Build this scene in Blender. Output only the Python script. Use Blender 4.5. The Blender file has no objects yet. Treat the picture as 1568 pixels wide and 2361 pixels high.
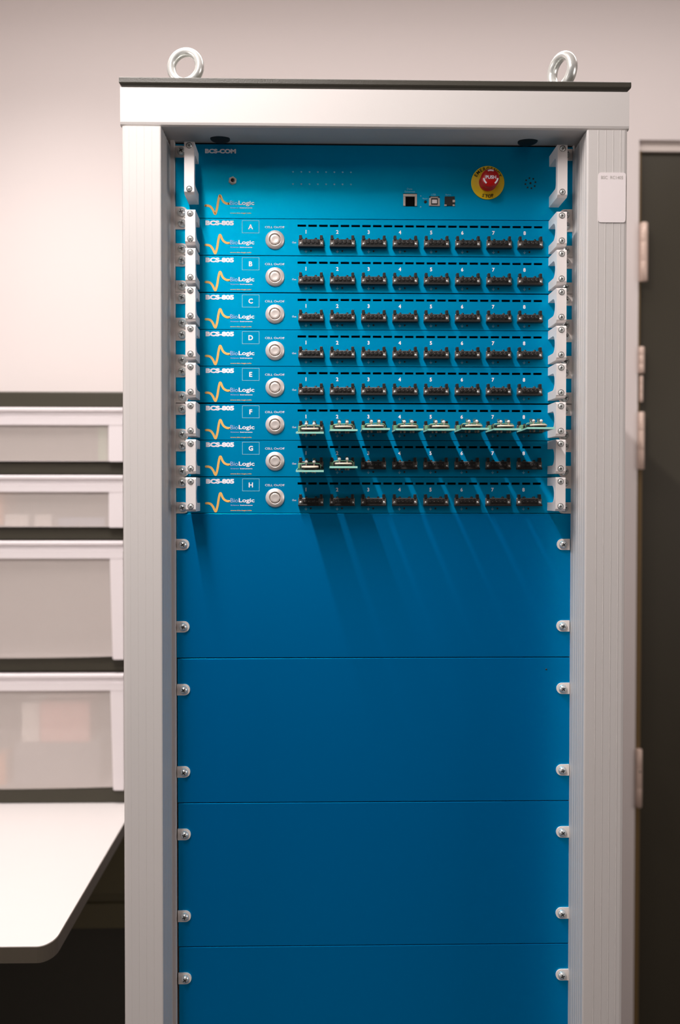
import bpy, bmesh, math, random
from mathutils import Vector, Matrix
random.seed(7)
S = bpy.context.scene
C = S.collection
PI = math.pi

# ------------------------------------------------------------------ camera
FPX, IW, IH = 2295.0, 1568.0, 2361.0
EYE = Vector((0, 0, 1.35))
yaw = math.atan(50 / FPX); pitch = math.atan(46 / FPX); roll = -0.0008
fw = Vector((math.sin(yaw) * math.cos(pitch), math.cos(yaw) * math.cos(pitch), -math.sin(pitch)))
r0 = Vector((math.cos(yaw), -math.sin(yaw), 0)); u0 = r0.cross(fw)
rr = r0 * math.cos(roll) - u0 * math.sin(roll); uu = u0 * math.cos(roll) + r0 * math.sin(roll)
cd = bpy.data.cameras.new('camera'); cam = bpy.data.objects.new('camera', cd); C.objects.link(cam)
cd.sensor_fit = 'VERTICAL'; cd.sensor_height = 36.0; cd.lens = 36.0 * FPX / IH
cd.clip_start = 0.02; cd.clip_end = 50
cam.matrix_world = Matrix(((rr.x, uu.x, -fw.x, EYE.x), (rr.y, uu.y, -fw.y, EYE.y), (rr.z, uu.z, -fw.z, EYE.z), (0, 0, 0, 1)))
cd.dof.use_dof = True; cd.dof.focus_distance = 1.20; cd.dof.aperture_fstop = 3.6
S.camera = cam

# ------------------------------------------------------------------ materials
def mat(name, col, rough=0.5, metal=0.0, spec=0.5, noise=None, bump=None, **kw):
    m = bpy.data.materials.new(name); m.use_nodes = True
    nt = m.node_tree; b = nt.nodes['Principled BSDF']
    b.inputs['Base Color'].default_value = (*col, 1)
    b.inputs['Roughness'].default_value = rough
    b.inputs['Metallic'].default_value = metal
    b.inputs['Specular IOR Level'].default_value = spec
    for k, v in kw.items():
        b.inputs[k.replace('_', ' ')].default_value = v
    tc = nt.nodes.new('ShaderNodeTexCoord')
    if noise:
        sc, amt = noise
        n = nt.nodes.new('ShaderNodeTexNoise'); n.inputs['Scale'].default_value = sc; n.inputs['Detail'].default_value = 4
        nt.links.new(tc.outputs['Object'], n.inputs['Vector'])
        r = nt.nodes.new('ShaderNodeMapRange'); r.inputs['To Min'].default_value = 1 - amt; r.inputs['To Max'].default_value = 1 + amt
        nt.links.new(n.outputs['Fac'], r.inputs['Value'])
        mx = nt.nodes.new('ShaderNodeVectorMath'); mx.operation = 'SCALE'; mx.inputs[0].default_value = col
        nt.links.new(r.outputs['Result'], mx.inputs['Scale'])
        nt.links.new(mx.outputs['Vector'], b.inputs['Base Color'])
    if bump:
        sc, st = bump
        n = nt.nodes.new('ShaderNodeTexNoise'); n.inputs['Scale'].default_value = sc; n.inputs['Detail'].default_value = 3
        nt.links.new(tc.outputs['Object'], n.inputs['Vector'])
        bp = nt.nodes.new('ShaderNodeBump'); bp.inputs['Strength'].default_value = st; bp.inputs['Distance'].default_value = 0.001
        nt.links.new(n.outputs['Fac'], bp.inputs['Height']); nt.links.new(bp.outputs['Normal'], b.inputs['Normal'])
    return m

M = {}
def satin_blue(name, dcol, gcol, rough, fac):
    # satin blue coating: deep blue body under a cyan sheen
    m = bpy.data.materials.new(name); m.use_nodes = True
    nt = m.node_tree; nt.nodes.clear()
    o = nt.nodes.new('ShaderNodeOutputMaterial'); d = nt.nodes.new('ShaderNodeBsdfDiffuse'); g = nt.nodes.new('ShaderNodeBsdfGlossy')
    d.inputs['Color'].default_value = (*dcol, 1); g.inputs['Color'].default_value = (*gcol, 1); g.inputs['Roughness'].default_value = rough
    tc = nt.nodes.new('ShaderNodeTexCoord'); n = nt.nodes.new('ShaderNodeTexNoise'); n.inputs['Scale'].default_value = 900
    nt.links.new(tc.outputs['Object'], n.inputs['Vector'])
    bp = nt.nodes.new('ShaderNodeBump'); bp.inputs['Strength'].default_value = 0.06; bp.inputs['Distance'].default_value = 0.001
    nt.links.new(n.outputs['Fac'], bp.inputs['Height'])
    for q in (d, g): nt.links.new(bp.outputs['Normal'], q.inputs['Normal'])
    x = nt.nodes.new('ShaderNodeMixShader'); x.inputs[0].default_value = fac
    nt.links.new(d.outputs[0], x.inputs[1]); nt.links.new(g.outputs[0], x.inputs[2]); nt.links.new(x.outputs[0], o.inputs[0])
    return m
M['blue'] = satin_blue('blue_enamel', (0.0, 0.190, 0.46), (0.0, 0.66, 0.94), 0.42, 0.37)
M['blue_dim'] = satin_blue('blue_enamel_dimmed', (0.0, 0.100, 0.35), (0.0, 0.66, 1.0), 0.41, 0.36)  # same enamel, darkened to carry the weaker light on the lower panels
M['rack'] = mat('pale_rack_paint', (0.575, 0.548, 0.53), 0.5, 0, 0.4, noise=(8, 0.02), bump=(500, 0.05))
M['rail'] = mat('inner_rail_paint', (0.80, 0.73, 0.70), 0.45)
M['lid'] = mat('dark_lid_plastic', (0.045, 0.042, 0.032), 0.38, 0, 0.5, bump=(700, 0.25))
M['black'] = mat('black_plastic', (0.010, 0.009, 0.008), 0.45)
M['void'] = mat('black_void', (0.002, 0.002, 0.002), 0.9, 0, 0.1)
M['rubber'] = mat('black_rubber', (0.008, 0.007, 0.006), 0.6)
M['alu'] = mat('satin_aluminium', (0.86, 0.81, 0.79), 0.40, 0.15, 0.5, bump=(700, 0.05))
M['alu_side'] = mat('handle_grey', (0.50, 0.49, 0.46), 0.45, 0.3)
M['zinc'] = mat('zinc_screw', (0.76, 0.78, 0.76), 0.24, 0.62, noise=(300, 0.08))
M['eye'] = mat('zinc_eye_bolt', (0.82, 0.84, 0.81), 0.26, 0.6, noise=(80, 0.05))
M['tab'] = mat('ivory_washer_plastic', (0.84, 0.77, 0.72), 0.4)
M['steel'] = mat('brushed_steel', (0.84, 0.76, 0.71), 0.36, 0.45)
M['steel2'] = mat('port_shell_metal', (0.66, 0.58, 0.52), 0.35, 0.6)
M['flange'] = mat('socket_flange', (0.20, 0.17, 0.15), 0.35, 0.5, noise=(400, 0.5))
M['white'] = mat('white_print', (0.92, 0.92, 0.98), 0.5)
M['lilac'] = mat('lilac_print', (0.34, 0.50, 0.80), 0.5)
M['pale'] = mat('pale_blue_print', (0.22, 0.55, 0.72), 0.5)
M['orange'] = mat('orange_print', (0.92, 0.52, 0.14), 0.45)
M['yellow'] = mat('yellow_disc', (1.0, 0.68, 0.015), 0.4)
M['red'] = mat('red_button', (0.55, 0.006, 0.006), 0.3)
M['pcb'] = mat('green_board', (0.005, 0.045, 0.035), 0.35)
M['pcbedge'] = mat('pale_green_board_edge', (0.34, 0.74, 0.62), 0.4)
M['termgreen'] = mat('green_terminal', (0.20, 0.42, 0.24), 0.4)
M['cream'] = mat('cream_ring', (0.85, 0.72, 0.56), 0.35)
M['ball'] = mat('white_terminal_tip', (0.9, 0.86, 0.80), 0.2, 0.4)
M['solder'] = mat('solder', (0.45, 0.36, 0.28), 0.35, 0.6)
M['ghost'] = mat('smoky_pin', (0.10, 0.22, 0.22), 0.15, 0.0, 0.6, Transmission_Weight=0.6)
M['wall'] = mat('wall_paint', (0.77, 0.705, 0.685), 0.85, 0, 0.2, noise=(1.5, 0.015), bump=(250, 0.05))
M['ceil'] = mat('ceiling_paint', (0.66, 0.55, 0.50), 0.9)
M['floor'] = mat('floor_vinyl', (0.10, 0.085, 0.07), 0.6, noise=(6, 0.15))
M['door'] = mat('dark_door_laminate', (0.052, 0.045, 0.030), 0.45, 0, 0.35, noise=(3, 0.12))
M['hinge'] = mat('pale_hinge', (0.72, 0.55, 0.46), 0.4, 0.2)
M['hinge2'] = mat('pale_frame_paint', (0.66, 0.58, 0.53), 0.5)
M['jamb'] = mat('brown_jamb_seal', (0.17, 0.105, 0.035), 0.6)
M['tabletop'] = mat('white_laminate', (0.66, 0.625, 0.61), 0.4, 0, 0.4, noise=(5, 0.01))
M['tedge'] = mat('dark_table_edge', (0.075, 0.062, 0.045), 0.5)
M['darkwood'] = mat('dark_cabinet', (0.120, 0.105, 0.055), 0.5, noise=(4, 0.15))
M['tower'] = mat('dark_tower_plastic', (0.040, 0.035, 0.021), 0.5, noise=(30, 0.06))
M['rim'] = mat('white_drawer_plastic', (0.74, 0.69, 0.70), 0.35, 0, 0.5)
M['cable'] = mat('dark_cable', (0.12, 0.11, 0.085), 0.5)
M['label'] = mat('white_sticker', (0.80, 0.74, 0.74), 0.45)
M['labeltext'] = mat('grey_sticker_print', (0.42, 0.39, 0.36), 0.6)
M['pinkbox'] = mat('pink_card', (0.90, 0.50, 0.46), 0.6)
M['whitebox'] = mat('white_card', (0.92, 0.88, 0.86), 0.6)
M['bluebox'] = mat('blue_card', (0.35, 0.42, 0.60), 0.6)
M['greybox'] = mat('grey_card', (0.30, 0.30, 0.33), 0.6)
M['orangebox'] = mat('orange_card', (0.80, 0.34, 0.14), 0.6)
M['greenbox'] = mat('green_card', (0.25, 0.50, 0.26), 0.6)
# frosted drawer front: part matt plastic, part light passing blurred through it
def frosted():
    m = bpy.data.materials.new('frosted_plastic'); m.use_nodes = True
    nt = m.node_tree; nt.nodes.clear()
    o = nt.nodes.new('ShaderNodeOutputMaterial')
    d = nt.nodes.new('ShaderNodeBsdfPrincipled'); d.inputs['Base Color'].default_value = (0.76, 0.69, 0.65, 1); d.inputs['Roughness'].default_value = 0.03
    t = nt.nodes.new('ShaderNodeBsdfTransparent')
    x = nt.nodes.new('ShaderNodeMixShader'); x.inputs[0].default_value = 0.55
    nt.links.new(d.outputs[0], x.inputs[1]); nt.links.new(t.outputs[0], x.inputs[2]); nt.links.new(x.outputs[0], o.inputs[0])
    return m
M['frost'] = frosted()

# ------------------------------------------------------------------ mesh helpers
class MB:
    """Collects shapes (with material slots) into one mesh."""
    def __init__(s): s.bm = bmesh.new(); s.mats = []
    def _m(s, m, faces):
        if m not in s.mats: s.mats.append(m)
        i = s.mats.index(m)
        for f in faces: f.material_index = i
    def add(s, vs, fs, m, smooth=False):
        v = [s.bm.verts.new(p) for p in vs]; out = []
        for f in fs:
            try: q = s.bm.faces.new([v[i] for i in f]); q.smooth = smooth; out.append(q)
            except ValueError: pass
        s._m(m, out); return out
    def box(s, x0, x1, y0, y1, z0, z1, m, bev=0):
        t = bmesh.new()
        vs = [t.verts.new(p) for p in [(x0,y0,z0),(x1,y0,z0),(x1,y1,z0),(x0,y1,z0),(x0,y0,z1),(x1,y0,z1),(x1,y1,z1),(x0,y1,z1)]]
        for f in [(0,3,2,1),(4,5,6,7),(0,1,5,4),(1,2,6,5),(2,3,7,6),(3,0,4,7)]: t.faces.new([vs[i] for i in f])
        if bev: bmesh.ops.bevel(t, geom=t.edges[:], offset=bev, segments=2, affect='EDGES', profile=0.5)
        s.merge(t, m)
    def merge(s, t, m, smooth=False):
        t.verts.index_update()
        s.add([v.co.copy() for v in t.verts], [[v.index for v in f.verts] for f in t.faces], m, smooth); t.free()
    def prism(s, poly, axis, a0, a1, m, bev=0, smooth=False):
        """poly: 2D points; axis 'x' -> (y,z) extruded along x, 'y' -> (x,z), 'z' -> (x,y)."""
        def P(p, a):
            return {'x': (a, p[0], p[1]), 'y': (p[0], a, p[1]), 'z': (p[0], p[1], a)}[axis]
        t = bmesh.new(); n = len(poly)
        A = [t.verts.new(P(p, a0)) for p in poly]; B = [t.verts.new(P(p, a1)) for p in poly]
        t.faces.new(A); t.faces.new(B[::-1])
        for i in range(n): t.faces.new([A[i], B[i], B[(i+1) % n], A[(i+1) % n]])
        bmesh.ops.recalc_face_normals(t, faces=t.faces[:])
        if bev: bmesh.ops.bevel(t, geom=[e for e in t.edges], offset=bev, segments=2, affect='EDGES', profile=0.5)
        s.merge(t, m, smooth)
    def lathe(s, prof, c, m, axis='y', seg=32, smooth=True):
        """prof: (radius, height) pairs; axis 'y' grows towards the viewer (-Y), 'z' upwards."""
        vs = []; fs = []
        for (r, h) in prof:
            for k in range(seg):
                a = 2 * PI * k / seg
                if axis == 'y': vs.append((c[0] + r * math.cos(a), c[1] - h, c[2] + r * math.sin(a)))
                elif axis == 'z': vs.append((c[0] + r * math.cos(a), c[1] + r * math.sin(a), c[2] + h))
        for j in range(len(prof) - 1):
            for k in range(seg):
                a, b = j * seg + k, j * seg + (k + 1) % seg
                fs.append((a, b, b + seg, a + seg))
        fs.append(tuple(range(seg))[::-1]); L = (len(prof) - 1) * seg; fs.append(tuple(range(L, L + seg)))
        s.add(vs, fs, m, smooth)
    def tube(s, pts, r, m, seg=10, closed=False):
        pts = [Vector(p) for p in pts]; n = len(pts); vs = []; fs = []
        for i, p in enumerate(pts):
            if closed: t = pts[(i+1) % n] - pts[i-1]
            else: t = pts[min(i+1, n-1)] - pts[max(i-1, 0)]
            t.normalize(); up = Vector((0, 0, 1)) if abs(t.z) < 0.9 else Vector((0, 1, 0))
            a = t.cross(up).normalized(); b = a.cross(t)
            for k in range(seg):
                w = 2 * PI * k / seg; vs.append(p + (a * math.cos(w) + b * math.sin(w)) * r)
        for i in range(n if closed else n - 1):
            j = (i + 1) % n
            for k in range(seg):
                k2 = (k + 1) % seg; fs.append((i*seg+k, i*seg+k2, j*seg+k2, j*seg+k))
        if not closed: fs.append(tuple(range(seg))[::-1]); fs.append(tuple(range((n-1)*seg, n*seg)))
        s.add(vs, fs, m, True)
    def sphere(s, c, r, m, sx=1, sy=1, sz=1):
        t = bmesh.new(); bmesh.ops.create_uvsphere(t, u_segments=16, v_segments=10, radius=r)
        for v in t.verts: v.co = Vector((v.co.x * sx, v.co.y * sy, v.co.z * sz)) + Vector(c)
        s.merge(t, m, True)
    def ribbon(s, pts, w, y0, y1, m):
        """A stroke of width w along (x,z) points, standing proud of a panel from y0 to y1."""
        n = len(pts); L = []; R = []
        for i in range(n):
            a = Vector(pts[max(i-1, 0)]); b = Vector(pts[min(i+1, n-1)]); d = (b - a).normalized(); q = Vector((-d.y, d.x)) * w / 2
            p = Vector(pts[i]); L.append(p + q); R.append(p - q)
        for i in range(n - 1):
            s.prism([tuple(L[i]), tuple(L[i+1]), tuple(R[i+1]), tuple(R[i])], 'y', y0, y1, m)
    def obj(s, name, parent=None, loc=(0, 0, 0), mats=None):
        bmesh.ops.recalc_face_normals(s.bm, faces=s.bm.faces[:])
        me = bpy.data.meshes.new(name); s.bm.to_mesh(me); s.bm.free()
        for m in s.mats: me.materials.append(M[m])
        o = bpy.data.objects.new(name, me); C.objects.link(o); o.location = loc; o.parent = parent
        return o

def tag(o, label=None, cat=None, group=None, kind=None):
    if label: o['label'] = label
    if cat: o['category'] = cat
    if group: o['group'] = group
    if kind: o['kind'] = kind
    return o
def thing(name, label, cat, loc, group=None, rot=None):
    o = bpy.data.objects.new(name, None); C.objects.link(o); o.location = loc; o.empty_display_size = 0.05
    if rot: o.rotation_euler = rot
    return tag(o, label, cat, group)
def copy_tree(o, parent=None):
    c = o.copy(); C.objects.link(c); c.parent = parent
    for ch in list(o.children): copy_tree(ch, c)
    return c

def text_mesh(body, width=None, height=None, offset=0.0, shear=0.0, spacing=1.0):
    """Lettering as a flat-backed mesh, centred on 0: x right, z up, standing 1 unit-scaled step towards -Y."""
    cu = bpy.data.curves.new('lettering', 'FONT'); cu.body = body; cu.size = 1; cu.offset = offset; cu.resolution_u = 3
    cu.align_x = 'CENTER'; cu.space_character = spacing; cu.shear = shear
    ob = bpy.data.objects.new('lettering', cu); C.objects.link(ob)
    dg = bpy.context.evaluated_depsgraph_get(); dg.update()
    me = bpy.data.meshes.new_from_object(ob.evaluated_get(dg))
    vs = [v.co.copy() for v in me.vertices]; fs = [list(p.vertices) for p in me.polygons]
    bpy.data.objects.remove(ob); bpy.data.curves.remove(cu); bpy.data.meshes.remove(me)
    x0 = min(v.x for v in vs); x1 = max(v.x for v in vs); y0 = min(v.y for v in vs); y1 = max(v.y for v in vs)
    sx = width / (x1 - x0) if width else None; sy = height / (y1 - y0) if height else None
    sx = sx or sy; sy = sy or sx
    return [((v.x - (x0 + x1) / 2) * sx, (v.y - (y0 + y1) / 2) * sy) for v in vs], fs
def put_text(mb, body, cx, cz, width, height, y, m, offset=0.0, rot=0.0, shear=0.0, spacing=1.0, thick=0.0002):
    vs, fs = text_mesh(body, width, height, offset, shear, spacing)
    c, s_ = math.cos(rot), math.sin(rot)
    P = [(cx + a * c - b * s_, cz + a * s_ + b * c) for a, b in vs]
    mb.add([(p[0], y - thick, p[1]) for p in P], fs, m)
def arc_text(mb, body, cx, cz, R, a0, a1, size, y, m, flip=False):
    n = len(body)
    for i, ch in enumerate(body):
        a = a0 + (a1 - a0) * (i / (n - 1) if n > 1 else 0.5)
        put_text(mb, ch, cx + R * math.cos(a), cz + R * math.sin(a), None, size, y, m, 0.02, (a + PI / 2) if flip else (a - PI / 2))

# ------------------------------------------------------------------ measures
PX0, PX1 = -0.1715, 0.3085           # faceplates
PY = 1.208                           # faceplate front plane
ROWS = [1.6792, 1.6348, 1.5901, 1.5460, 1.5018, 1.4567, 1.4126, 1.3683, 1.3249]
U = 0.0444
PXC = (PX0 + PX1) / 2

# ------------------------------------------------------------------ room
def struct(mb, name, **k): return tag(mb.obj(name, **k), kind='structure')
WY = 2.30
DX0, DX1, DZ = 0.741, 1.62, 2.164     # door opening
b = MB()
b.box(-2.2, DX0, WY, WY + 0.12, 0, 2.62, 'wall'); b.box(DX1, 2.6, WY, WY + 0.12, 0, 2.62, 'wall'); b.box(DX0, DX1, WY, WY + 0.12, DZ, 2.62, 'wall')
struct(b, 'wall_back')
b = MB(); b.box(-2.3, -2.2, -2.2, WY + 0.12, 0, 2.62, 'wall'); struct(b, 'wall_left')
b = MB(); b.box(2.6, 2.7, -2.2, WY + 0.12, 0, 2.62, 'wall'); struct(b, 'wall_right')
b = MB(); b.box(-2.3, 2.7, -2.2, WY + 0.12, -0.1, 0, 'floor'); struct(b, 'floor')
b = MB(); b.box(-2.3, 2.7, -2.2, WY + 0.12, 2.62, 2.7, 'ceil'); struct(b, 'ceiling')
b = MB(); b.box(DX0 + 0.0, DX1, WY + 0.022, WY + 0.06, 0.0, DZ - 0.002, 'door')
door = struct(b, 'door_1')
b = MB(); b.box(DX0 + 0.0005, DX0 + 0.0135, WY + 0.004, WY + 0.0215, 0.0, 1.43, 'jamb', 0.002)
b.box(DX0 + 0.0005, DX0 + 0.006, WY + 0.004, WY + 0.0215, 1.43, DZ - 0.024, 'jamb', 0.001)
o = b.obj('door_seal', door)
b = MB(); b.box(DX0, DX1, WY + 0.012, WY + 0.0215, DZ - 0.0225, DZ, 'hinge2', 0.001); b.box(DX0, DX0 + 0.0045, WY + 0.014, WY + 0.0215, 0, DZ - 0.0225, 'wall'); b.obj('door_frame', door)
tag(o, 'brown seal strip on the hinge side of the dark door')
def hinge(x0, x1, z0, z1, name, dots=()):
    b = MB()
    r = (x1 - x0) / 2; cx = (x0 + x1) / 2
    b.lathe([(r * 0.7, 0), (r, 0.002), (r, (z1 - z0) * 0.33), (r * 0.975, (z1 - z0) * 0.335), (r, (z1 - z0) * 0.34), (r, (z1 - z0) * 0.66), (r * 0.975, (z1 - z0) * 0.665), (r, (z1 - z0) * 0.67), (r, z1 - z0 - 0.002), (r * 0.7, z1 - z0)], (cx, WY - r * 0.9, z0), 'hinge', axis='z', seg=16)
    b.box(x0 + 0.001, x1, WY - r * 0.9, WY + 0.008, z0 + 0.002, z1 - 0.002, 'hinge', 0.001)
    for z in dots: b.lathe([(0.0022, 0), (0.0022, 0.0008)], (cx, WY - r * 1.88, z), 'void', seg=12)
    return b.obj(name, door)
hinge(DX0, DX0 + 0.0185, 1.836, 1.972, 'hinge')
hinge(DX0, DX0 + 0.0135, 1.625, 1.687, 'hinge')
hinge(DX0 + 0.0035, DX0 + 0.0115, 1.559, 1.620, 'hinge')
hinge(DX0, DX0 + 0.0145, 1.4025, 1.5363, 'hinge')
hinge(DX0 + 0.0012, DX0 + 0.0145, 0.614, 0.752, 'hinge', dots=(0.70,))

# ------------------------------------------------------------------ equipment rack
RF = 1.13; RX0, RX1 = -0.2212, 0.3512
rack = thing('equipment_rack', 'tall pale grey open equipment rack with dark lid and lifting rings', 'equipment rack', ((RX0 + RX1) / 2, RF, 0))
ox, oy = rack.location.x, rack.location.y
def rl(mb, name, label=None):
    o = mb.obj(name, rack, loc=(-ox, -oy, 0))
    if label: o['label'] = label
    return o
# header: box with a rounded lower front edge and an underside that rises slightly to the back
b = MB(); r = 0.004
prof = [(RF, 1.8035), (RF, 1.761 + r), (RF + 0.0008, 1.761 + 0.0015), (RF + 0.003, 1.761), (PY + 0.002, 1.7702), (PY + 0.05, 1.7702), (PY + 0.05, 1.8035)]
b.prism(prof, 'x', -0.2224, 0.3524, 'rack')
rl(b, 'header')
for cx in (-0.1162, 0.249):
    b = MB()
    zc = 1.761 + (1.188 - RF) / (PY - RF) * 0.0095
    b.lathe([(0.0116, 0.004), (0.0116, -0.0012), (0.009, -0.002)], (cx, 1.188, zc), 'rubber', axis='z', seg=28)
    for v in b.bm.verts: v.co.y = 1.188 + (v.co.y - 1.188) * 1.35
    rl(b, 'rubber_plug')
# lid
b = MB()
for (x0, x1, y0, z0, z1, ch) in ((-0.2234, 0.3540, 1.1285, 1.8025, 1.8145, 0),):
    prof = [(y0 + 0.005, z0), (y0 + 0.005, z0 + 0.0008), (y0 + 0.0008, z0 + 0.0048), (y0, z0 + 0.0062), (y0, z1 - 0.0008), (y0 + 0.001, z1), (1.92, z1), (1.92, z0)]
    vs = []
    inset = [0.005, 0.0045, 0.0004, 0, 0, 0.0006, 0, 0.005]
    for sgn, xx in ((1, x0), (-1, x1)):
        for (p, i) in zip(prof, inset): vs.append((xx + sgn * i, p[0], p[1]))
    n = len(prof)
    b.add(vs, [tuple(range(n)), tuple(range(n, 2 * n))] + [(i, (i + 1) % n, n + (i + 1) % n, n + i) for i in range(n)], 'lid')
rl(b, 'lid')
# posts: extruded profiles with fine vertical ribs on the front and inner faces
def post(side):
    if side < 0: xo, xi, xb = RX0, -0.1768, -0.1760
    else: xo, xi, xb = RX1, 0.3045, 0.3078
    s = 1 if side < 0 else -1
    P = []
    P.append((xo, 1.92 - 0.70)); P.append((xo, RF + 0.004)); P.append((xo + s * 0.0012, RF + 0.001)); P.append((xo + s * 0.004, RF))
    for t in (0.0085, 0.0170, 0.0255, 0.0340):
        w = 0.0004 if side > 0 else 0.0003; hgt = 0.00035 if side > 0 else 0.00015
        x = xo + s * t
        P += [(x - s * w, RF), (x - s * w * 0.5, RF - hgt), (x + s * w * 0.5, RF - hgt), (x + s * w, RF)]
    P += [(xi - s * 0.0016, RF), (xi - s * 0.0004, RF + 0.0006), (xi, RF + 0.002)]
    for t in (0.012, 0.022, 0.032, 0.044, 0.056):
        x = xi + (xb - xi) * t / 0.078
        P += [(x, RF + t), (x + s * 0.0004, RF + t + 0.0015), (x + s * 0.0004, RF + t + 0.0035), (x, RF + t + 0.005)]
    P += [(xb, PY - 0.001), (xb, 1.92 - 0.70)]
    b = MB(); b.prism(P, 'z', 0.02, 1.7605, 'rack')
    rl(b, 'post')
post(-1); post(1)
b = MB()
b.box(-0.1764, -0.1720, PY - 0.010, PY + 0.001, 0.04, 1.7690, 'rail'); rl(b, 'mounting_rail')
b = MB(); b.box(0.3080, 0.3095, PY - 0.003, PY + 0.002, 0.04, 1.7690, 'rail'); rl(b, 'mounting_rail')
# body behind: side skins, back, dark inside, base
b = MB()
b.box(RX0 + 0.002, RX0 + 0.004, PY + 0.012, 1.915, 0.05, 1.802, 'rack'); rl(b, 'side_panel')
b = MB(); b.box(RX1 - 0.004, RX1 - 0.002, PY + 0.012, 1.915, 0.05, 1.802, 'rack'); rl(b, 'side_panel')
b = MB(); b.box(RX0 + 0.002, RX1 - 0.002, 1.912, 1.916, 0.05, 1.802, 'rack'); rl(b, 'back_panel')
b = MB(); b.box(RX0, RX1, RF, 1.916, 0.0, 0.05, 'lid', 0.002); rl(b, 'base')
b = MB(); b.box(-0.176, 0.3078, PY + 0.40, PY + 0.402, 0.05, 1.7700, 'void'); rl(b, 'inner_dark_sheet')  # black sheet standing in for the shade deep inside the rack
b = MB(); b.box(-0.1760, 0.3078, PY + 0.003, PY + 0.0035, 1.764, 1.7701, 'void'); rl(b, 'shadow_gap_strip')
# lifting eye bolts
def eye(x, y, rot):
    b = MB(); z = 1.8145
    b.lathe([(0.0125, 0), (0.0125, 0.004), (0.010, 0.007), (0.0055, 0.010)], (0, 0, 0), 'eye', axis='z', seg=24)
    cz = 0.0310; n = 40; vs = []; fs = []; seg = 14
    for i in range(n):
        a = 2 * PI * i / n
        for k in range(seg):
            w = 2 * PI * k / seg; q = 0.0174 + 0.0051 * math.cos(w)
            vs.append((q * math.cos(a), 0.0066 * math.sin(w), cz + q * math.sin(a)))
    for i in range(n):
        for k in range(seg):
            fs.append((i*seg+k, i*seg+(k+1) % seg, ((i+1) % n)*seg+(k+1) % seg, ((i+1) % n)*seg+k))
    b.add(vs, fs, 'eye', True)
    o = b.obj('eye_bolt', rack, loc=(x - ox, y - oy, z)); o.rotation_euler = (0, 0, rot)
eye(-0.1552, 1.176, math.radians(-13)); eye(0.2868, 1.176, math.radians(-62))
# asset sticker on the right post
b = MB(); sx0, sx1, sz0, sz1 = 0.3172, 0.3486, 1.6562, 1.7125; cr = 0.003; P = []
for (cx, cz, a0) in ((sx1 - cr, sz1 - cr, 0), (sx0 + cr, sz1 - cr, 90), (sx0 + cr, sz0 + cr, 180), (sx1 - cr, sz0 + cr, 270)):
    for k in range(5):
        a = math.radians(a0 + k * 22.5); P.append((cx + cr * math.cos(a), cz + cr * math.sin(a)))
b.prism(P, 'y', RF - 0.0009, RF - 0.0006, 'label')
stk = rl(b, 'sticker', 'white asset sticker with rounded corners and faint grey print')
b = MB(); put_text(b, 'BSC  RC1405', 0.3329, 1.7068, 0.025, 0.0036, RF - 0.0009, 'labeltext', 0.0)
o = b.obj('sticker_print', stk)

# ------------------------------------------------------------------ screws, tabs, handles
def screw_mesh(r, h, name, parent, loc, ang):
    b = MB()
    prof = [(r, 0), (r * 1.0, h * 0.15)] + [(r * math.cos(t), h * 0.15 + h * 0.85 * math.sin(t)) for t in [0.25, 0.5, 0.75, 1.0, 1.2, 1.38]]
    b.lathe(prof, (0, 0, 0), 'zinc', seg=24)
    for k in range(2):
        a = ang + k * PI / 2; c, s = math.cos(a), math.sin(a); L, w = r * 0.48, r * 0.11
        q = [(-L, -w), (L, -w), (L, w), (-L, w)]
        b.prism([(x * c - y * s, x * s + y * c) for x, y in q], 'y', -h * 0.9, -h * 1.005, 'black')
    return b.obj(name, parent, loc=loc)
SCREWS = {}
def screw(r, h, parent, loc):
    key = (r, h, random.randint(0, 2))
    if key not in SCREWS:
        o = screw_mesh(r, h, 'screw', parent, loc, random.uniform(0.2, 1.3)); SCREWS[key] = o.data; return o
    o = bpy.data.objects.new('screw', SCREWS[key]); C.objects.link(o); o.parent = parent; o.location = loc; return o
TAB = {}
def tab(parent, x, z, side):
    """ivory washer strip with a round inner end, and its dome screw; coordinates relative to parent"""
    if side not in TAB:
        b = MB(); P = [(side * -0.0085, -0.0068), (0.0006 * side, -0.0068)]
        for k in range(1, 12):
            a = -PI / 2 + PI * k / 12; P.append((side * (0.0006 + 0.0068 * math.cos(a)), 0.0068 * math.sin(a)))
        P += [(0.0006 * side, 0.0068), (side * -0.0085, 0.0068)]
        b.prism(P, 'y', 0.0, -0.0022, 'tab')
        o = b.obj('washer_tab', parent, loc=(x, 0, z)); TAB[side] = o.data
    else:
        o = bpy.data.objects.new('washer_tab', TAB[side]); C.objects.link(o); o.parent = parent; o.location = (x, 0, z)
    screw(0.0051, 0.0052, o, (0, -0.0020, 0))
HX_L, HX_R = -0.1488, 0.2849
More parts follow.
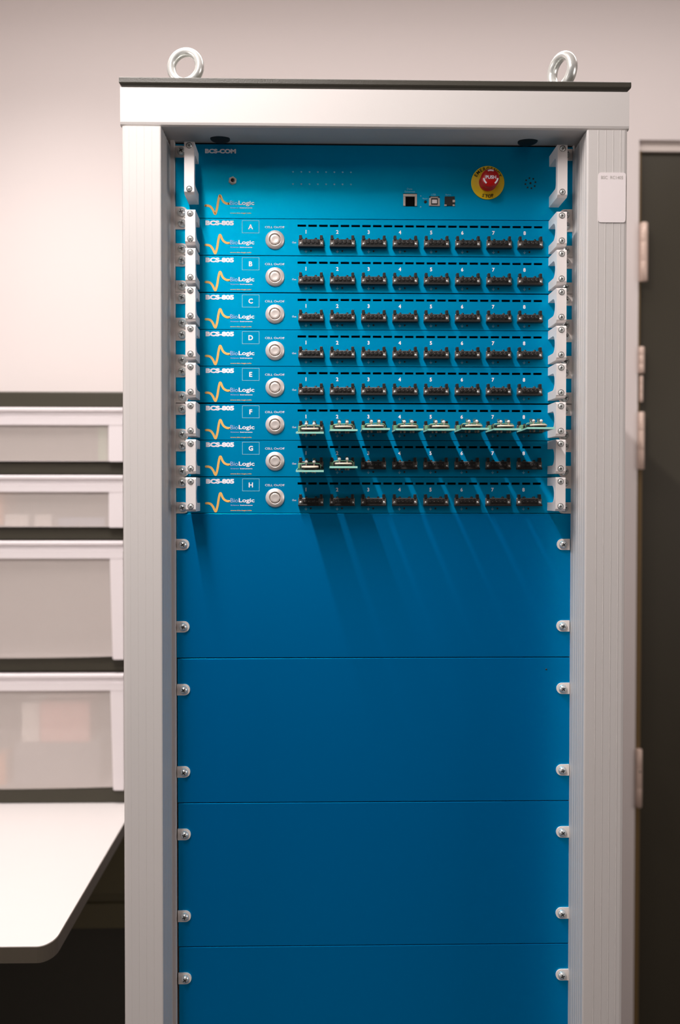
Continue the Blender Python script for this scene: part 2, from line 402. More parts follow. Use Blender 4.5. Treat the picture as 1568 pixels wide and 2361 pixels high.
def handle(parent, x, ztop, zbot, kind):
    """U-shaped grip: arched cut-out between two legs; profile in (y,z), y negative is towards the viewer"""
    D, w = 0.0430, 0.0058; leg = 0.0098 if kind == 1 else 0.0125; ch = 0.0028; bar = 0.0085
    P = [(0, zbot), (-D + ch, zbot), (-D + 0.0006, zbot + ch * 0.7), (-D, zbot + ch), (-D, ztop - ch * 0.8), (-D + 0.0006, ztop - 0.0006), (-D + ch * 0.8, ztop), (0, ztop), (0, ztop - leg)]
    h = (ztop - zbot) / 2 - leg; zc = (ztop + zbot) / 2; k = 12
    if kind == 1:
        for i in range(k + 1):
            a = PI / 2 - PI * i / k; P.append((-(D - bar - h) - h * math.cos(a), zc + h * math.sin(a)))
    else:
        rr_ = 0.005
        for i in range(6): a = PI / 2 * i / 5; P.append((-(D - bar - rr_) - rr_ * math.sin(a), ztop - leg - rr_ + rr_ * math.cos(a)))
        for i in range(6): a = PI / 2 * i / 5; P.append((-(D - bar - rr_) - rr_ * math.cos(a), zbot + leg + rr_ - rr_ * math.sin(a)))
    P.append((0, zbot + leg))
    b = MB()
    b.prism(P, 'x', x - w, x + w, 'alu')
    o = b.obj('handle', parent)
    for z in (ztop - 0.0050, zbot + 0.0058):
        b2 = MB(); b2.lathe([(0.0036, 0.0), (0.0036, 0.0002)], (0, 0, 0), 'black', seg=20)
        prof = [(0.0031, 0.0), (0.0030, 0.0006), (0.0022, 0.0012), (0.0008, 0.0014)]
        b2.lathe(prof, (0, 0, -0.0002), 'zinc', seg=20)
        for q in range(2):
            a = 0.4 + q * PI / 2; c, s = math.cos(a), math.sin(a); L, ww = 0.0015, 0.0003
            b2.prism([(xx * c - yy * s, xx * s + yy * c - 0.0002) for xx, yy in [(-L, -ww), (L, -ww), (L, ww), (-L, ww)]], 'y', -0.001, -0.0015, 'black')
        b2.obj('screw', o, loc=(x, -D, z))
    return o

# ------------------------------------------------------------------ module printing
LOGO = [(-0.1359, 32.0), (-0.1332, 32.0), (-0.1305, 32.8), (-0.1288, 34.3), (-0.1271, 36.8), (-0.1257, 39.8), (-0.1247, 41.6), (-0.1239, 41.6), (-0.1230, 39.0), (-0.1218, 34.5), (-0.1208, 28.0), (-0.1199, 23.3), (-0.1190, 20.3), (-0.1182, 19.8), (-0.1172, 21.6), (-0.1160, 24.6), (-0.1142, 27.2), (-0.1125, 28.4), (-0.1105, 29.3), (-0.1078, 29.5)]
def smooth(pts, n=3):
    out = []
    for i in range(len(pts) - 1):
        p0, p1, p2, p3 = [Vector(pts[max(0, min(len(pts) - 1, j))]) for j in (i - 1, i, i + 1, i + 2)]
        for k in range(n):
            t = k / n
            out.append(0.5 * ((2 * p1) + (-p0 + p2) * t + (2 * p0 - 5 * p1 + 4 * p2 - p3) * t * t + (-p0 + 3 * p1 - 3 * p2 + p3) * t ** 3))
    out.append(Vector(pts[-1])); return [tuple(p) for p in out]
def logo(parent, zoff):
    """zoff: height of the 0 mm line relative to the module base"""
    b = MB(); pts = smooth([(x - PXC, zoff - v / 1000) for x, v in LOGO])
    b.ribbon(pts, 0.0027, 0.0, -0.0003, 'orange')
    for p in (pts[0], pts[-1]): b.lathe([(0.00135, 0), (0.00135, 0.0003)], (p[0], 0, p[1]), 'orange', seg=14)
    b.obj('logo_wave', parent)
    b = MB(); x0 = -0.1066 - PXC
    put_text(b, 'Bio', x0 + 0.0048, zoff - 0.0285, 0.0092, 0.0052, 0, 'lilac', 0.0)
    put_text(b, 'Logic', x0 + 0.0198, zoff - 0.0291, 0.0190, 0.0066, 0, 'white', 0.025)
    put_text(b, 'Science', x0 + 0.0055, zoff - 0.0343, 0.0100, 0.0015, 0, 'lilac', 0.01)
    put_text(b, 'Instruments', x0 + 0.0195, zoff - 0.0343, 0.0150, 0.0015, 0, 'white', 0.02)
    put_text(b, 'www.bio-logic.info', x0 + 0.0130, zoff - 0.0408, 0.0258, 0.0018, 0, 'orange', 0.015)
    b.obj('logo_lettering', parent)

SOCK_X = [-0.0090 + i * (0.2559 + 0.0090) / 7 for i in range(8)]
def socket_obj(parent, x, z):
    """x,z: centre of the socket face relative to the module"""
    b = MB()
    # shell with flange ends
    b.box(-0.0151, 0.0151, -0.0060, 0.0, -0.0036, 0.0042, 'flange', 0.0006)
    b.box(-0.0153, 0.0153, -0.0085, 0.0, -0.0056, -0.0034, 'black', 0.0005)
    # black insert with four round chambers and keyed top
    b.box(-0.0102, 0.0102, -0.0084, -0.0050, -0.0036, 0.0036, 'black', 0.0007)
    for k in range(4):
        cx = -0.0075 + k * 0.0050
        b.lathe([(0.0023, 0), (0.0023, 0.0006), (0.0016, 0.0006)], (cx, -0.0084, 0.0004), 'black', seg=16)
        b.lathe([(0.0008, 0), (0.0008, 0.0003)], (cx, -0.0087, 0.0000), 'flange', seg=12)
    for k in (-0.0058, 0.0058):
        b.lathe([(0.0016, 0), (0.0016, 0.0045)], (k, 0, 0.0045), 'black', seg=14)
    for k in (-0.0125, 0.0125):
        b.box(k - 0.0017, k + 0.0017, -0.0070, 0.0, 0.0030, 0.0088, 'black', 0.0006)
        b.lathe([(0.0017, 0), (0.0014, 0.0007), (0.0004, 0.0010)], (k + 0.0002, -0.0060, -0.0012), 'zinc', seg=14)
    return b.obj('socket', parent, loc=(x, 0, z))

def module_base(name, label, cat, ztop, h, group):
    t = thing(name, label, cat, (PXC, PY, ztop - h), group)
    return t
LET = 'ABCDEFGH'
def build_module():
    zt = ROWS[0]; H = 0.0434; z0 = zt - 0.0003 - H
    t = thing('cell_tester_module', '', 'rack module', (PXC, PY, z0), 'blue lettered rack modules with eight sockets')
    hw = (PX1 - PX0) / 2; top = H
    R = lambda v: H - v / 1000 + 0.0003        # mm below row top -> local z
    # faceplate with real ventilation slots
    b = MB(); zs1, zs0 = R(6.6), R(9.3); th = 0.003
    b.box(-hw, hw, 0, th, zs1, top, 'blue'); b.box(-hw, hw, 0, th, 0.0, zs0, 'blue')
    xs = -0.0252 - PXC; pitch = (0.2717 + 0.0252 - 0.0104) / 22; w = 0.0103; prev = -hw
    for i in range(23):
        a = xs + i * pitch
        b.box(prev, a, 0, th, zs0, zs1, 'blue'); prev = a + w
    b.box(prev, hw, 0, th, zs0, zs1, 'blue')
    b.obj('faceplate', t)
    b = MB(); b.box(-hw + 0.02, hw - 0.02, th + 0.002, 0.36, 0.0008, top - 0.0008, 'void'); b.obj('chassis', t)
    b = MB(); put_text(b, 'BCS-805', -0.1189 - PXC, R(5.4), 0.0342, 0.0059, 0, 'white', 0.065); b.obj('model_lettering', t)
    b = MB(); fx0, fx1, fz0, fz1, q = -0.0921 - PXC, -0.0712 - PXC, R(17.4), R(2.1), 0.0006
    for (a, c, d, e) in ((fx0, fx1, fz1 - q, fz1), (fx0, fx1, fz0, fz0 + q), (fx0, fx0 + q, fz0, fz1), (fx1 - q, fx1, fz0, fz1)): b.box(a, c, -0.0002, 0.0, d, e, 'pale')
    b.obj('letter_frame', t)
    b = MB(); put_text(b, 'CELL On/Off', -0.0527 - PXC, R(10.0), 0.0235, 0.0025, 0, 'white', 0.0)
    put_text(b, 'Out', -0.0292 - PXC, R(28.2), 0.0050, 0.0022, 0, 'white', 0.0); b.obj('button_lettering', t)
    # push button
    b = MB(); cx, cz = -0.0524 - PXC, R(25.4)
    b.lathe([(0.0116, 0), (0.0116, 0.0008), (0.0108, 0.0018), (0.0078, 0.0034), (0.0072, 0.0034), (0.0068, 0.0026), (0.0066, 0.0004)], (cx, 0, cz), 'steel', seg=40)
    pb = b.obj('push_button', t)
    b = MB(); b.lathe([(0.0059, 0.0004), (0.0059, 0.0030), (0.0055, 0.0034), (0.0035, 0.0031), (0.0005, 0.0030)], (cx, 0, cz), 'steel', seg=40); b.obj('button_cap', pb)
    logo(t, H + 0.0003)
    # numbers, ground marks and pilot holes
    g = MB(); hmb = MB()
    for (dx, dz, ww, hh) in ((0, 0.0009, 0.0004, 0.0022), (0, -0.0002, 0.0034, 0.0005), (0, -0.0010, 0.0022, 0.0005), (0, -0.0018, 0.0010, 0.0005)):
        g.box(dx - ww / 2, dx + ww / 2, -0.0002, 0, dz - hh / 2, dz + hh / 2, 'pale')
    hmb.lathe([(0.0011, -0.0002), (0.0011, 0.0003)], (0, 0, 0), 'black', seg=12)
    for i in range(8):
        x = SOCK_X[i] - PXC
        b = MB(); put_text(b, str(i + 1), 0, 0, None, 0.0046, 0, 'white', 0.03); b.obj('port_number', t, loc=(x - 0.0060, 0, R(15.3)))
        if i == 0: g0 = g.obj('ground_symbol', t, loc=(x - 0.0060, 0, R(38.4))); h0 = hmb.obj('pilot_hole', t, loc=(x, 0, R(38.2)))
        else:
            for (src, px_, pz_) in ((g0, x - 0.0060, R(38.4)), (h0, x, R(38.2))):
                o = src.copy(); C.objects.link(o); o.parent = t; o.location = (px_, 0, pz_)
    first = None
    for i in range(8):
        if first is None: first = socket_obj(t, SOCK_X[i] - PXC, R(29.6))
        else:
            o = bpy.data.objects.new('socket', first.data); C.objects.link(o); o.parent = t; o.location = (SOCK_X[i] - PXC, 0, R(29.6))
    for z in (R(6.9), R(37.4)):
        tab(t, -0.1638 - PXC, z, 1); tab(t, 0.2993 - PXC, z, -1)
    handle(t, HX_L - PXC, R(1.2), R(41.2), 1); handle(t, HX_R - PXC, R(0.6), R(40.6), 1)
    return t, R
proto, RR = build_module()
MODS = []
extra = {'A': 'directly under the tallest top unit', 'B': 'second of the lettered rows from the top', 'C': 'all eight sockets empty, third lettered row',
         'D': 'all eight sockets empty, fourth lettered row', 'E': 'directly above the row full of circuit boards', 'F': 'with a circuit board in each of its eight sockets',
         'G': 'with circuit boards in its first two sockets only', 'H': 'lowest lettered row, above the plain blue panels'}
def copy_module():
    return copy_tree(proto)
copies = [proto] + [copy_module() for _ in range(7)]
for i, t in enumerate(copies):
    t.location.z = ROWS[i] - 0.0003 - 0.0434
    b = MB(); put_text(b, LET[i], -0.0817 - PXC, RR(9.8), None, 0.0060, 0, 'white', 0.03); b.obj('row_letter', t)
    t['label'] = 'blue rack module marked %s, %s' % (LET[i], extra[LET[i]])
    MODS.append(t)

# ------------------------------------------------------------------ top control unit
CZ0 = 1.6797; CH = 0.0880
com = thing('control_module', 'tall blue control unit with red push button at the top of the rack', 'rack module', (PXC, PY, CZ0))
hw = (PX1 - PX0) / 2
Z = lambda v: v / 1000 - 0.0005         # mm above the lower edge -> local z
b = MB(); b.box(-hw, hw, 0, 0.003, 0.0, CH, 'blue'); b.obj('faceplate', com)
b = MB(); b.box(-hw + 0.02, hw - 0.02, 0.005, 0.38, 0.001, CH - 0.001, 'void'); b.obj('chassis', com)
b = MB(); put_text(b, 'BCS-COM', -0.1177 - PXC, Z(80.4), 0.0372, 0.0055, 0, 'white', 0.06); b.obj('model_lettering', com)
b = MB(); cx, cz = -0.1032 - PXC, Z(45.1)
P = [(cx + 0.0052 * math.cos(PI / 3 * k + 0.4), cz + 0.0052 * math.sin(PI / 3 * k + 0.4)) for k in range(6)]
b.prism(P, 'y', 0, -0.0018, 'steel2', 0.0004); b.lathe([(0.0042, 0.0018), (0.0036, 0.0026), (0.0026, 0.0026), (0.0022, 0.0020)], (cx, 0, cz), 'steel2', seg=24)
b.lathe([(0.0021, 0.0019), (0.0021, 0.0027)], (cx, 0, cz), 'black', seg=20)
b.obj('toggle_nut', com)
logo(com, Z(47.2))
for j, z in enumerate((56.3, 41.7)):
    for i in range(8):
        b = MB(); b.lathe([(0.0010, 0), (0.0010, 0.0003)], (0, 0, 0), 'pale', seg=12)
        b.box(-0.0012, 0.0012, -0.0002, 0, 0.0004, 0.0008, 'pale')
        b.obj('indicator_dot', com, loc=(-0.0307 + i * (0.0391 + 0.0307) / 7 - PXC, 0, Z(z)))
# network port
def box_c(mb, cx, cz, w, h, y0, y1, m, bev=0): mb.box(cx - w / 2, cx + w / 2, y0, y1, cz - h / 2, cz + h / 2, m, bev)
b = MB(); cx, cz = 0.1107 - PXC, Z(23.3)
for (x0, x1, z0_, z1_) in ((-0.0083, 0.0083, 0.0042, 0.0072), (-0.0083, -0.0056, -0.0072, 0.0042), (0.0056, 0.0083, -0.0072, 0.0042)):
    b.box(cx + x0, cx + x1, -0.0014, 0, cz + z0_, cz + z1_, 'steel2', 0.0003)
b.box(cx - 0.0057, cx + 0.0057, -0.0006, 0, cz - 0.0072, cz + 0.0043, 'void')
b.box(cx - 0.0085, cx + 0.0085, -0.0010, 0, cz + 0.0070, cz + 0.0080, 'black')
b.obj('network_port', com)
b = MB(); cx, cz = 0.1401 - PXC, Z(22.0)
b.box(cx - 0.0066, cx + 0.0066, -0.0014, 0, cz - 0.0056, cz + 0.0040, 'steel2', 0.0005); b.box(cx - 0.0045, cx + 0.0045, -0.0014, 0, cz + 0.0038, cz + 0.0056, 'steel2', 0.0005)
b.box(cx - 0.0040, cx + 0.0040, -0.0018, 0, cz - 0.0040, cz + 0.0035, 'black'); b.box(cx - 0.0030, cx + 0.0030, -0.0026, 0, cz - 0.0028, cz + 0.0018, 'label', 0.0003)
b.box(cx - 0.0062, cx + 0.0062, -0.0010, 0, cz + 0.0054, cz + 0.0062, 'black')
b.obj('square_port', com)
b = MB(); cx, cz = 0.1586 - PXC, Z(22.4)
b.box(cx - 0.0062, cx + 0.0062, -0.0010, 0, cz - 0.0056, cz + 0.0058, 'black', 0.0003)
b.box(cx + 0.0035, cx + 0.0066, -0.0014, 0, cz - 0.0014, cz + 0.0016, 'steel2', 0.0003)
for s in (-1, 1): b.box(cx + s * 0.0050 - 0.0014, cx + s * 0.0050 + 0.0014, -0.0013, 0, cz - 0.0060, cz - 0.0040, 'steel2', 0.0003)
b.obj('sync_port', com)
b = MB(); b.lathe([(0.0018, 0), (0.0018, 0.0004)], (0.1293 - PXC, 0, Z(21.6)), 'black', seg=16); b.obj('reset_hole', com)
b = MB()
put_text(b, 'Data', 0.1102 - PXC, Z(37.0), 0.0066, 0.0022, 0, 'pale', 0.01); put_text(b, 'Ethernet', 0.1105 - PXC, Z(33.8), 0.0125, 0.0022, 0, 'pale', 0.01)
put_text(b, 'USB', 0.1391 - PXC, Z(30.4), 0.0055, 0.0022, 0, 'pale', 0.01); put_text(b, 'Sync', 0.1570 - PXC, Z(30.2), 0.0070, 0.0022, 0, 'pale', 0.01)
put_text(b, 'Reset', 0.1290 - PXC, Z(25.6), 0.0062, 0.0018, 0, 'pale', 0.01)
for z in (28.6, 15.4): b.lathe([(0.0008, 0), (0.0008, 0.0002)], (0.1236 - PXC, 0, Z(z)), 'pale', seg=10)
b.obj('port_lettering', com)
# emergency stop
b = MB(); cx, cz = 0.2047 - PXC, Z(44.8)
b.lathe([(0.0201, 0), (0.0201, 0.0014), (0.0197, 0.0018), (0.002, 0.0018)], (cx, 0, cz), 'yellow', seg=64)
disc = b.obj('yellow_disc', com)
b = MB(); arc_text(b, 'EMERGENCY', cx, cz, 0.0168, math.radians(150), math.radians(30), 0.0040, -0.0019, 'black')
arc_text(b, 'STOP', cx, cz, 0.0165, math.radians(250), math.radians(290), 0.0040, -0.0019, 'black', flip=True)
b.obj('disc_lettering', disc)
b = MB(); b.lathe([(0.0108, 0.0018), (0.0108, 0.0060), (0.0095, 0.0065), (0.0092, 0.0115), (0.0106, 0.0135), (0.0112, 0.0160), (0.0110, 0.0190), (0.0100, 0.0210), (0.0070, 0.0221), (0.0030, 0.0225), (0.0005, 0.0226)], (cx, 0, cz), 'red', seg=48)
cap = b.obj('stop_button', com)
b = MB(); put_text(b, 'PUSH', cx, cz, 0.0125, 0.0042, -0.0227, 'white', 0.03)
for a0 in (90, 210, 330):
    pts = [(cx + 0.0084 * math.cos(math.radians(a0 + k * 6)), cz + 0.0084 * math.sin(math.radians(a0 + k * 6))) for k in range(-4, 5)]
    b.ribbon(pts, 0.0017, -0.0213, -0.0221, 'white')
b.obj('button_arrows', cap)
b = MB(); cx, cz = 0.2567 - PXC, Z(45.0)
b.lathe([(0.0013, -0.0001), (0.0013, 0.0003)], (cx, 0, cz), 'black', seg=14)
for k in range(8):
    a = k * PI / 4 + 0.2
    b.lathe([(0.00105, -0.0001), (0.00105, 0.0003)], (cx + 0.0062 * math.cos(a), 0, cz + 0.0062 * math.sin(a)), 'black', seg=12)
b.obj('buzzer_grille', com)
for z in (79.0, 6.4): tab(com, -0.1643 - PXC, Z(z), 1); tab(com, 0.2988 - PXC, Z(z), -1)
handle(com, HX_L - 0.0010 - PXC, Z(77.2), Z(16.3), 2); handle(com, HX_R + 0.0003 - PXC, Z(77.2), Z(16.0), 2)

# ------------------------------------------------------------------ blank panels
BL = [(1.3249, 1.1487), (1.1487, 0.9719), (0.9719, 0.7951), (0.7951, 0.6180)]
names = ['topmost plain blue blanking panel, streaked with slanting shadows under row H', 'second plain blue blanking panel below the row of modules',
         'third plain blue blanking panel below the row of modules', 'lowest blue blanking panel, darkest, cut by the photo\'s bottom edge']
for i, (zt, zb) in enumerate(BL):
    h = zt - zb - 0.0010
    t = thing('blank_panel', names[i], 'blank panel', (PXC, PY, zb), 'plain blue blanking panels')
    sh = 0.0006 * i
    b = MB(); b.box(-hw + sh, hw + sh * 0.3, 0, 0.003, 0, h, 'blue_dim', 0.0005)
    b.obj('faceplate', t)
    for z in (h - 0.0375, 0.0380):
        if zb + z < 0.70: continue
        tab(t, -0.1634 + sh * 0.8 - PXC, z, 1); tab(t, 0.2982 + sh * 0.8 - PXC, z, -1)
    if i == 0:
        b = MB(); b.box(-hw + 0.035, hw - 0.018, 0.004, 0.0045, -0.003, 0.001, 'void'); b.obj('seam_backing', t)
    if i == 1:
        b = MB(); b.lathe([(0.0011, 0), (0.0011, 0.0003)], (0.2790 - PXC, 0, h - 0.0145), 'black', seg=10); b.obj('scratch', t)

# ------------------------------------------------------------------ plug-in circuit boards
def board():
    t = thing('circuit_board', '', 'circuit board', (0, 0, 0), 'small green circuit boards plugged into the sockets')
    w = 0.0158; L0, L1 = 0.0092, 0.0660
    b = MB(); b.box(-w, w, -L1 + 0.0008, -L0, -0.0008, 0.0006, 'pcb')
    # pale routed edges
    b.box(-w, w, -L1, -L1 + 0.0010, -0.0011, 0.0011, 'pcbedge'); b.box(-w - 0.0003, -w + 0.0003, -L1, -L0, -0.0009, 0.0008, 'pcbedge')
    b.obj('board', t)
    b = MB(); b.box(-0.0098, 0.0098, -0.0400, -0.0088, 0.0004, 0.0062, 'black', 0.0005)
    b.obj('plug', t)
    b = MB()
    P = [(-0.0118, -0.0400, 0.0020), (-0.0122, -0.0400, 0.0055), (-0.0105, -0.0400, 0.0075), (0.0, -0.0400, 0.0080), (0.0105, -0.0400, 0.0075), (0.0122, -0.0400, 0.0055), (0.0118, -0.0400, 0.0020)]
    b.tube(P, 0.0006, 'termgreen', 8)
    b.box(-0.0150, -0.0115, -0.0240, -0.0140, 0.0006, 0.0070, 'termgreen', 0.0006)
    b.obj('terminal_block', t)
    b = MB(); pts = [(0.0078 * math.cos(a) if True else 0, 0, 0) for a in ()]
    vs = []; n = 28
    ring = [(0.0090 * math.cos(2*PI*k/n), -0.0530 + 0.0065 * math.sin(2*PI*k/n), 0.0042) for k in range(n)]
    b.tube(ring, 0.0011, 'cream', seg=8, closed=True)
    b.box(-0.0075, 0.0075, -0.0585, -0.0475, 0.0006, 0.0040, 'black', 0.001)
    b.obj('cell_holder', t)
    for s in (-1, 1):
        b = MB(); b.tube([(s * 0.0045, -0.0470, 0.0035), (s * 0.0045, -0.0470, 0.0090)], 0.0008, 'solder', 8)
        b.sphere((s * 0.0045, -0.0475, 0.0098), 0.0019, 'ball'); b.obj('contact_tip', t)
        b = MB(); b.tube([(s * 0.0045, -0.0330, 0.0006), (s * 0.0045, -0.0330, 0.0135)], 0.0021, 'ghost', 12); b.obj('glass_pin', t)
    b = MB()
    for k, x in enumerate((-0.0085, -0.0045, 0.0030, 0.0058)):
        b.box(x - 0.0010, x + 0.0010, -0.0490 - 0.002 * (k % 2), -0.0470, -0.0034, -0.0008, 'solder', 0.0004)
    b.obj('solder_pins', t)
    return t
bp = board(); first = True
spots = [(5, i) for i in range(8)] + [(6, 0), (6, 1)]
tilt = {(5, 0): 4.3, (5, 1): 1.6, (5, 2): 0.2, (5, 3): 0.8, (5, 4): 0.9, (5, 5): 0.0, (5, 6): 0.4, (5, 7): -0.8, (6, 0): 4.2, (6, 1): 0.2}
zoff = {(5, 2): -0.0003}
for (ri, si) in spots:
    t = bp if first else copy_tree(bp); first = False
    t.location = (SOCK_X[si], PY, ROWS[ri] - 0.0338 + zoff.get((ri, si), 0))
    t.rotation_euler = (math.radians(tilt[(ri, si)]), 0, math.radians((-1.5, 0.6, -1.0, 0.8)[si % 4] * 0.4))
    t['label'] = 'green circuit board plugged into socket %d of module %s%s' % (si + 1, LET[ri], ', sagging at its front' if tilt[(ri, si)] > 3 else '')

# ------------------------------------------------------------------ table and what is under it
TX1, TY0, TZ = -0.3510, 1.3100, 0.75
table = thing('work_table', 'white laminate work table with a dark edge and rounded corner', 'table', (-0.85, 1.8, 0))
def slab(mb, inset, z0, z1, m):
    x0, x1, y0, y1 = -1.35 + inset, TX1 - inset, TY0 + inset, 2.285 - inset; P = [(x0, y0)]
    n = 8; rx, ry = 0.020, 0.036
    for k in range(n + 1):
        a = -PI / 2 + PI / 2 * k / n; P.append((x1 - rx + rx * math.cos(a), y0 + ry + ry * math.sin(a)))
    P += [(x1, y1), (x0, y1)]
    mb.prism(P, 'z', z0, z1, m)
b = MB(); slab(b, 0.0008, TZ - 0.003, TZ, 'tabletop'); b.obj('table_top', table, loc=(0.85, -1.8, 0))
b = MB(); slab(b, 0.0, TZ - 0.022, TZ - 0.001, 'tedge'); b.obj('edge_band', table, loc=(0.85, -1.8, 0))
for (x, y) in ((-1.28, 1.42), (-1.28, 2.2), (-0.44, 2.2), (-0.86, 1.60)):
    b = MB(); b.box(x - 0.022, x + 0.022, y - 0.022, y + 0.022, 0, TZ - 0.022, 'tedge', 0.002); b.obj('leg', table, loc=(0.85, -1.8, 0))
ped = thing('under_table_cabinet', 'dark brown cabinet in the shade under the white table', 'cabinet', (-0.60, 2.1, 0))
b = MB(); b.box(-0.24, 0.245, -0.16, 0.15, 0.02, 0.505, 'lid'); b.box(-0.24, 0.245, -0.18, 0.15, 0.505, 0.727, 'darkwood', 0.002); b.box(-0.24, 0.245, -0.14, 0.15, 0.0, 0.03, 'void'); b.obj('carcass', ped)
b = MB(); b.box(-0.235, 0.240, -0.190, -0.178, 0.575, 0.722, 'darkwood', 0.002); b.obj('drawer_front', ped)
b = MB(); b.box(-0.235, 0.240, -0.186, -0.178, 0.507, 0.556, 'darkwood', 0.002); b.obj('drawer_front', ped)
for i, (x, y, dx) in enumerate(((-0.300, 1.62, 0.02), (-0.285, 1.66, 0.035))):
    b = MB(); pts = [(x - 0.10 + 0.02 * k + dx * math.sin(k * 0.5), y + 0.01 * math.sin(k), 0.002 + 0.072 * k) for k in range(10)]
    b.tube(pts, 0.004, 'cable', 8)
    tag(b.obj('power_cable'), ('dark cable hanging slack in the shade beside the rack', 'second dark cable in the shade, nearer the rack post')[i], 'cable', 'cables in the shade under the table')

# ------------------------------------------------------------------ drawer tower
DY = 1.9124; TX_L, TX_R = -0.850, -0.3640; TD = 0.335
tower = thing('drawer_tower', 'dark framed drawer tower with four frosted white drawers on the table', 'drawer unit', (-0.61, DY, TZ))
tl = lambda mb, name, par=tower, label=None: mb.obj(name, par, loc=(0.61, -DY, -TZ) if par is tower else (0, 0, 0))
SH = [(1.5113, 1.5410), (1.3821, 1.4070), (1.2564, 1.2812), (1.0021, 1.0320), (TZ + 0.0005, 0.7800)]
b = MB()
for i, (z0, z1) in enumerate(SH):
    yf = DY + (0.000, 0.016, 0.016, 0.016, 0.005)[i]
    b.box(TX_L, TX_R, yf, DY + TD, z0, z1, 'tower', 0.0025)
b.box(TX_L, TX_L + 0.006, DY + 0.008, DY + TD, TZ + 0.001, 1.53, 'tower'); b.box(TX_R - 0.006, TX_R, DY + 0.008, DY + TD, TZ + 0.001, 1.53, 'tower')
b.box(TX_L, TX_R, DY + TD - 0.005, DY + TD, TZ + 0.001, 1.53, 'tower')
tl(b, 'frame')
DR = [(1.4075, 1.5105, 1.4767), (1.2817, 1.3816, 1.3492), (1.0325, 1.2560, 1.2222), (0.7805, 1.0016, 0.9689)]
xl, xr = TX_L + 0.008, TX_R - 0.0085
for i, (z0, z1, zw) in enumerate(DR):
    deep = i > 1; xs = (0.0277 if not deep else 0.0262); b = MB()
    # top rail with a rolled lip, side stiles
    yf = DY - 0.002
    b.prism([(yf, z1), (yf - 0.004, z1 - 0.002), (yf - 0.004, z1 - 0.0065), (yf + 0.001, z1 - 0.0085), (yf + 0.002, z1 - 0.0155), (yf - 0.0015, z1 - 0.018), (yf - 0.0015, zw + 0.001), (yf, zw), (yf + 0.008, zw), (yf + 0.010, z1)], 'x', xl, xr, 'rim')
    for s, xe in ((1, xl), (-1, xr)):
        xi2 = xe + s * (xs if not deep else xs); xb2 = xe + s * (xs - (0.0048 if deep else 0.0))
        zb = z0 - (0.004 if deep else 0.0)
        b.prism([(xe, zw + 0.002), (xi2, zw + 0.002), (xb2, zb + 0.002), (xb2 - s * 0.002, zb), (xe, zb)], 'y', yf - 0.001, yf + 0.010, 'rim', 0.0008)
    dr = tl(b, 'drawer')
    # frosted window, gently bowed on the deep drawers
    w = MB(); n = 16; x0, x1 = xl + xs - 0.007, xr - xs + 0.007
    vs = []; fs = []
    for k in range(n + 1):
        u = k / n; x = x0 + (x1 - x0) * u; bow = 0.0
        sag = (0.0030 if deep else 0.0) * (1 - (2 * u - 1) ** 2)
        for (yy, zz) in ((yf + 0.004 - bow, zw + 0.003), (yf + 0.004 - bow, z0 + 0.0015 - sag), (yf + 0.0062 - bow, z0 + 0.0015 - sag), (yf + 0.0062 - bow, zw + 0.003)): vs.append((x, yy, zz))
    for k in range(n):
        for j in range(4): fs.append((k*4+j, k*4+(j+1) % 4, (k+1)*4+(j+1) % 4, (k+1)*4+j))
    fs += [(0, 1, 2, 3), (n*4+3, n*4+2, n*4+1, n*4)]
    w.add(vs, fs, 'frost'); w.obj('window_panel', dr)
    w = MB()
    w.box(xl + 0.004, xr - 0.004, DY + 0.010, DY + TD - 0.03, z0 + 0.001, z0 + 0.003, 'rim')
    for xx in (xl + 0.004, xr - 0.006): w.box(xx, xx + 0.002, DY + 0.010, DY + TD - 0.03, z0 + 0.003, z1 - 0.012, 'rim')
    w.box(xl + 0.004, xr - 0.004, DY + TD - 0.032, DY + TD - 0.03, z0 + 0.003, z1 - 0.012, 'rim')
    w.obj('tray', dr)
# things inside the drawers, seen blurred through the fronts
def content(x0, x1, z0, h, d, mname, name, label, cat, dy=0.016):
    b = MB(); b.box(x0, x1, DY + dy, DY + dy + d, z0, z0 + h, mname, 0.003); tag(b.obj(name), label, cat)
content(-0.585, -0.420, 0.7836, 0.083, 0.10, 'greybox', 'storage_box', 'grey box lying at the bottom of the lowest drawer, under the pink box', 'box', 0.0075)
content(-0.572, -0.537, 0.8667, 0.076, 0.09, 'whitebox', 'card_pack', 'white pack seen blurred beside the pink box in the lowest drawer', 'card pack', 0.0085)
content(-0.536, -0.440, 0.8667, 0.078, 0.09, 'pinkbox', 'storage_box', 'pink box seen blurred behind the lowest drawer front', 'box', 0.0080)
content(-0.640, -0.602, 0.7836, 0.060, 0.05, 'orangebox', 'storage_box', 'orange box at the far left of the lowest drawer', 'box', 0.0075)
content(-0.500, -0.410, 1.2847, 0.016, 0.08, 'bluebox', 'notebook', 'blue notebook lying in the second drawer', 'notebook', 0.0075)
content(-0.602, -0.556, 1.2847, 0.022, 0.08, 'whitebox', 'card_pack', 'white card pack lying at the left in the second drawer', 'card pack', 0.0075)
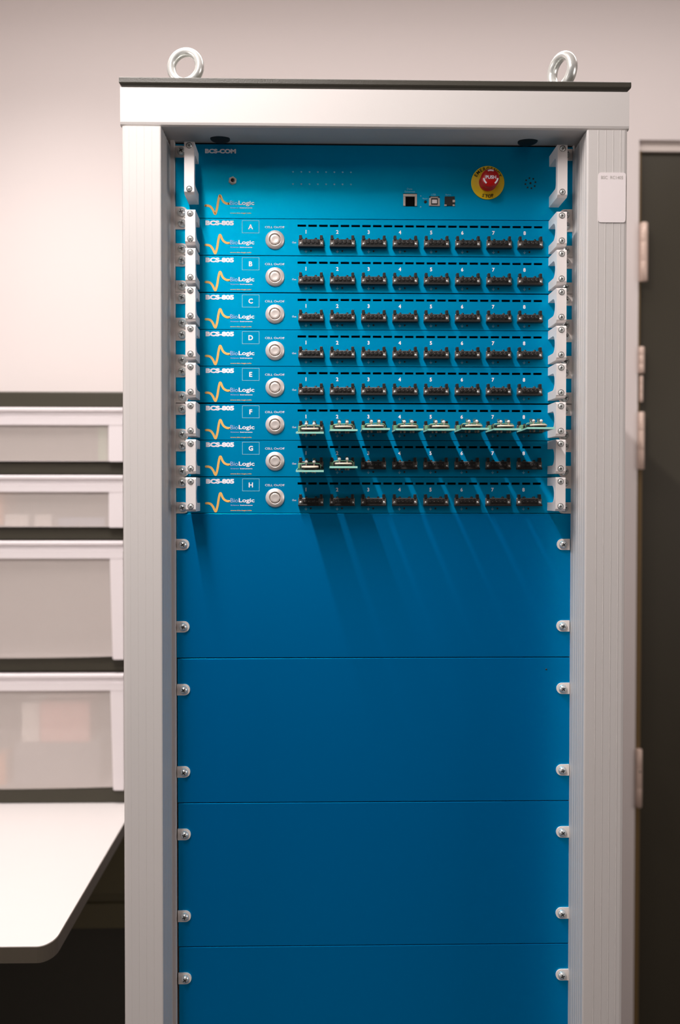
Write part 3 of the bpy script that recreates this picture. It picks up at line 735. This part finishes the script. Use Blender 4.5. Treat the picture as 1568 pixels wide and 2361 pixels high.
content(-0.545, -0.512, 1.2847, 0.022, 0.06, 'whitebox', 'card_pack', 'white card pack beside the blue notebook in the second drawer', 'card pack', 0.0075)
content(-0.690, -0.605, 1.2847, 0.070, 0.10, 'orangebox', 'storage_box', 'orange box showing pinkish at the left of the second drawer', 'box', 0.012)
content(-0.423, -0.405, 1.4105, 0.075, 0.06, 'greenbox', 'storage_box', 'green box at the right end of the top drawer', 'box', 0.008)

# ------------------------------------------------------------------ light
def area(name, loc, sx, sy, power, col, rot=(0, 0, 0), spread=None):
    l = bpy.data.lights.new(name, 'AREA'); l.shape = 'RECTANGLE'; l.size = sx; l.size_y = sy; l.energy = power; l.color = col
    if spread: l.spread = spread
    o = bpy.data.objects.new(name, l); C.objects.link(o); o.location = loc; o.rotation_euler = rot; return o
LX, LZ = -0.33, 2.43
LC = (1.0, 0.93, 0.905)
area('strip_lamp_front', (LX, 0.50, LZ), 0.03, 0.90, 31, LC)
area('strip_lamp_rear', (LX, -0.95, LZ), 0.03, 2.30, 10, LC)
area('wall_lamp', (-0.60, 1.68, 2.58), 0.25, 0.4, 7.5, LC, spread=math.radians(110))
area('back_wall_fill', (0.2, 1.70, 2.60), 2.2, 0.3, 13, LC)  # added fill that lifts the upper back wall, not a known fixture
area('right_side_fill', (2.3, 0.35, 1.5), 0.9, 0.9, 11, (1.0, 0.93, 0.91), rot=(math.radians(90), 0, math.radians(72)))  # unseen fill, added to brighten the left post's inner face
area('left_side_fill', (-2.1, 0.30, 1.40), 0.9, 0.9, 7, (1.0, 0.93, 0.91), rot=(math.radians(90), 0, math.radians(-72)))  # unseen fill added from the left; this wall has no window

w = bpy.data.worlds.new('world'); S.world = w; w.use_nodes = True
w.node_tree.nodes['Background'].inputs[0].default_value = (1.0, 0.94, 0.92, 1); w.node_tree.nodes['Background'].inputs[1].default_value = 0.03

S.view_settings.view_transform = 'Standard'; S.view_settings.look = 'None'; S.view_settings.gamma = 1
S.view_settings.exposure = 0.0; S.view_settings.use_curve_mapping = False
S.cycles.max_bounces = 8; S.cycles.use_denoising = True
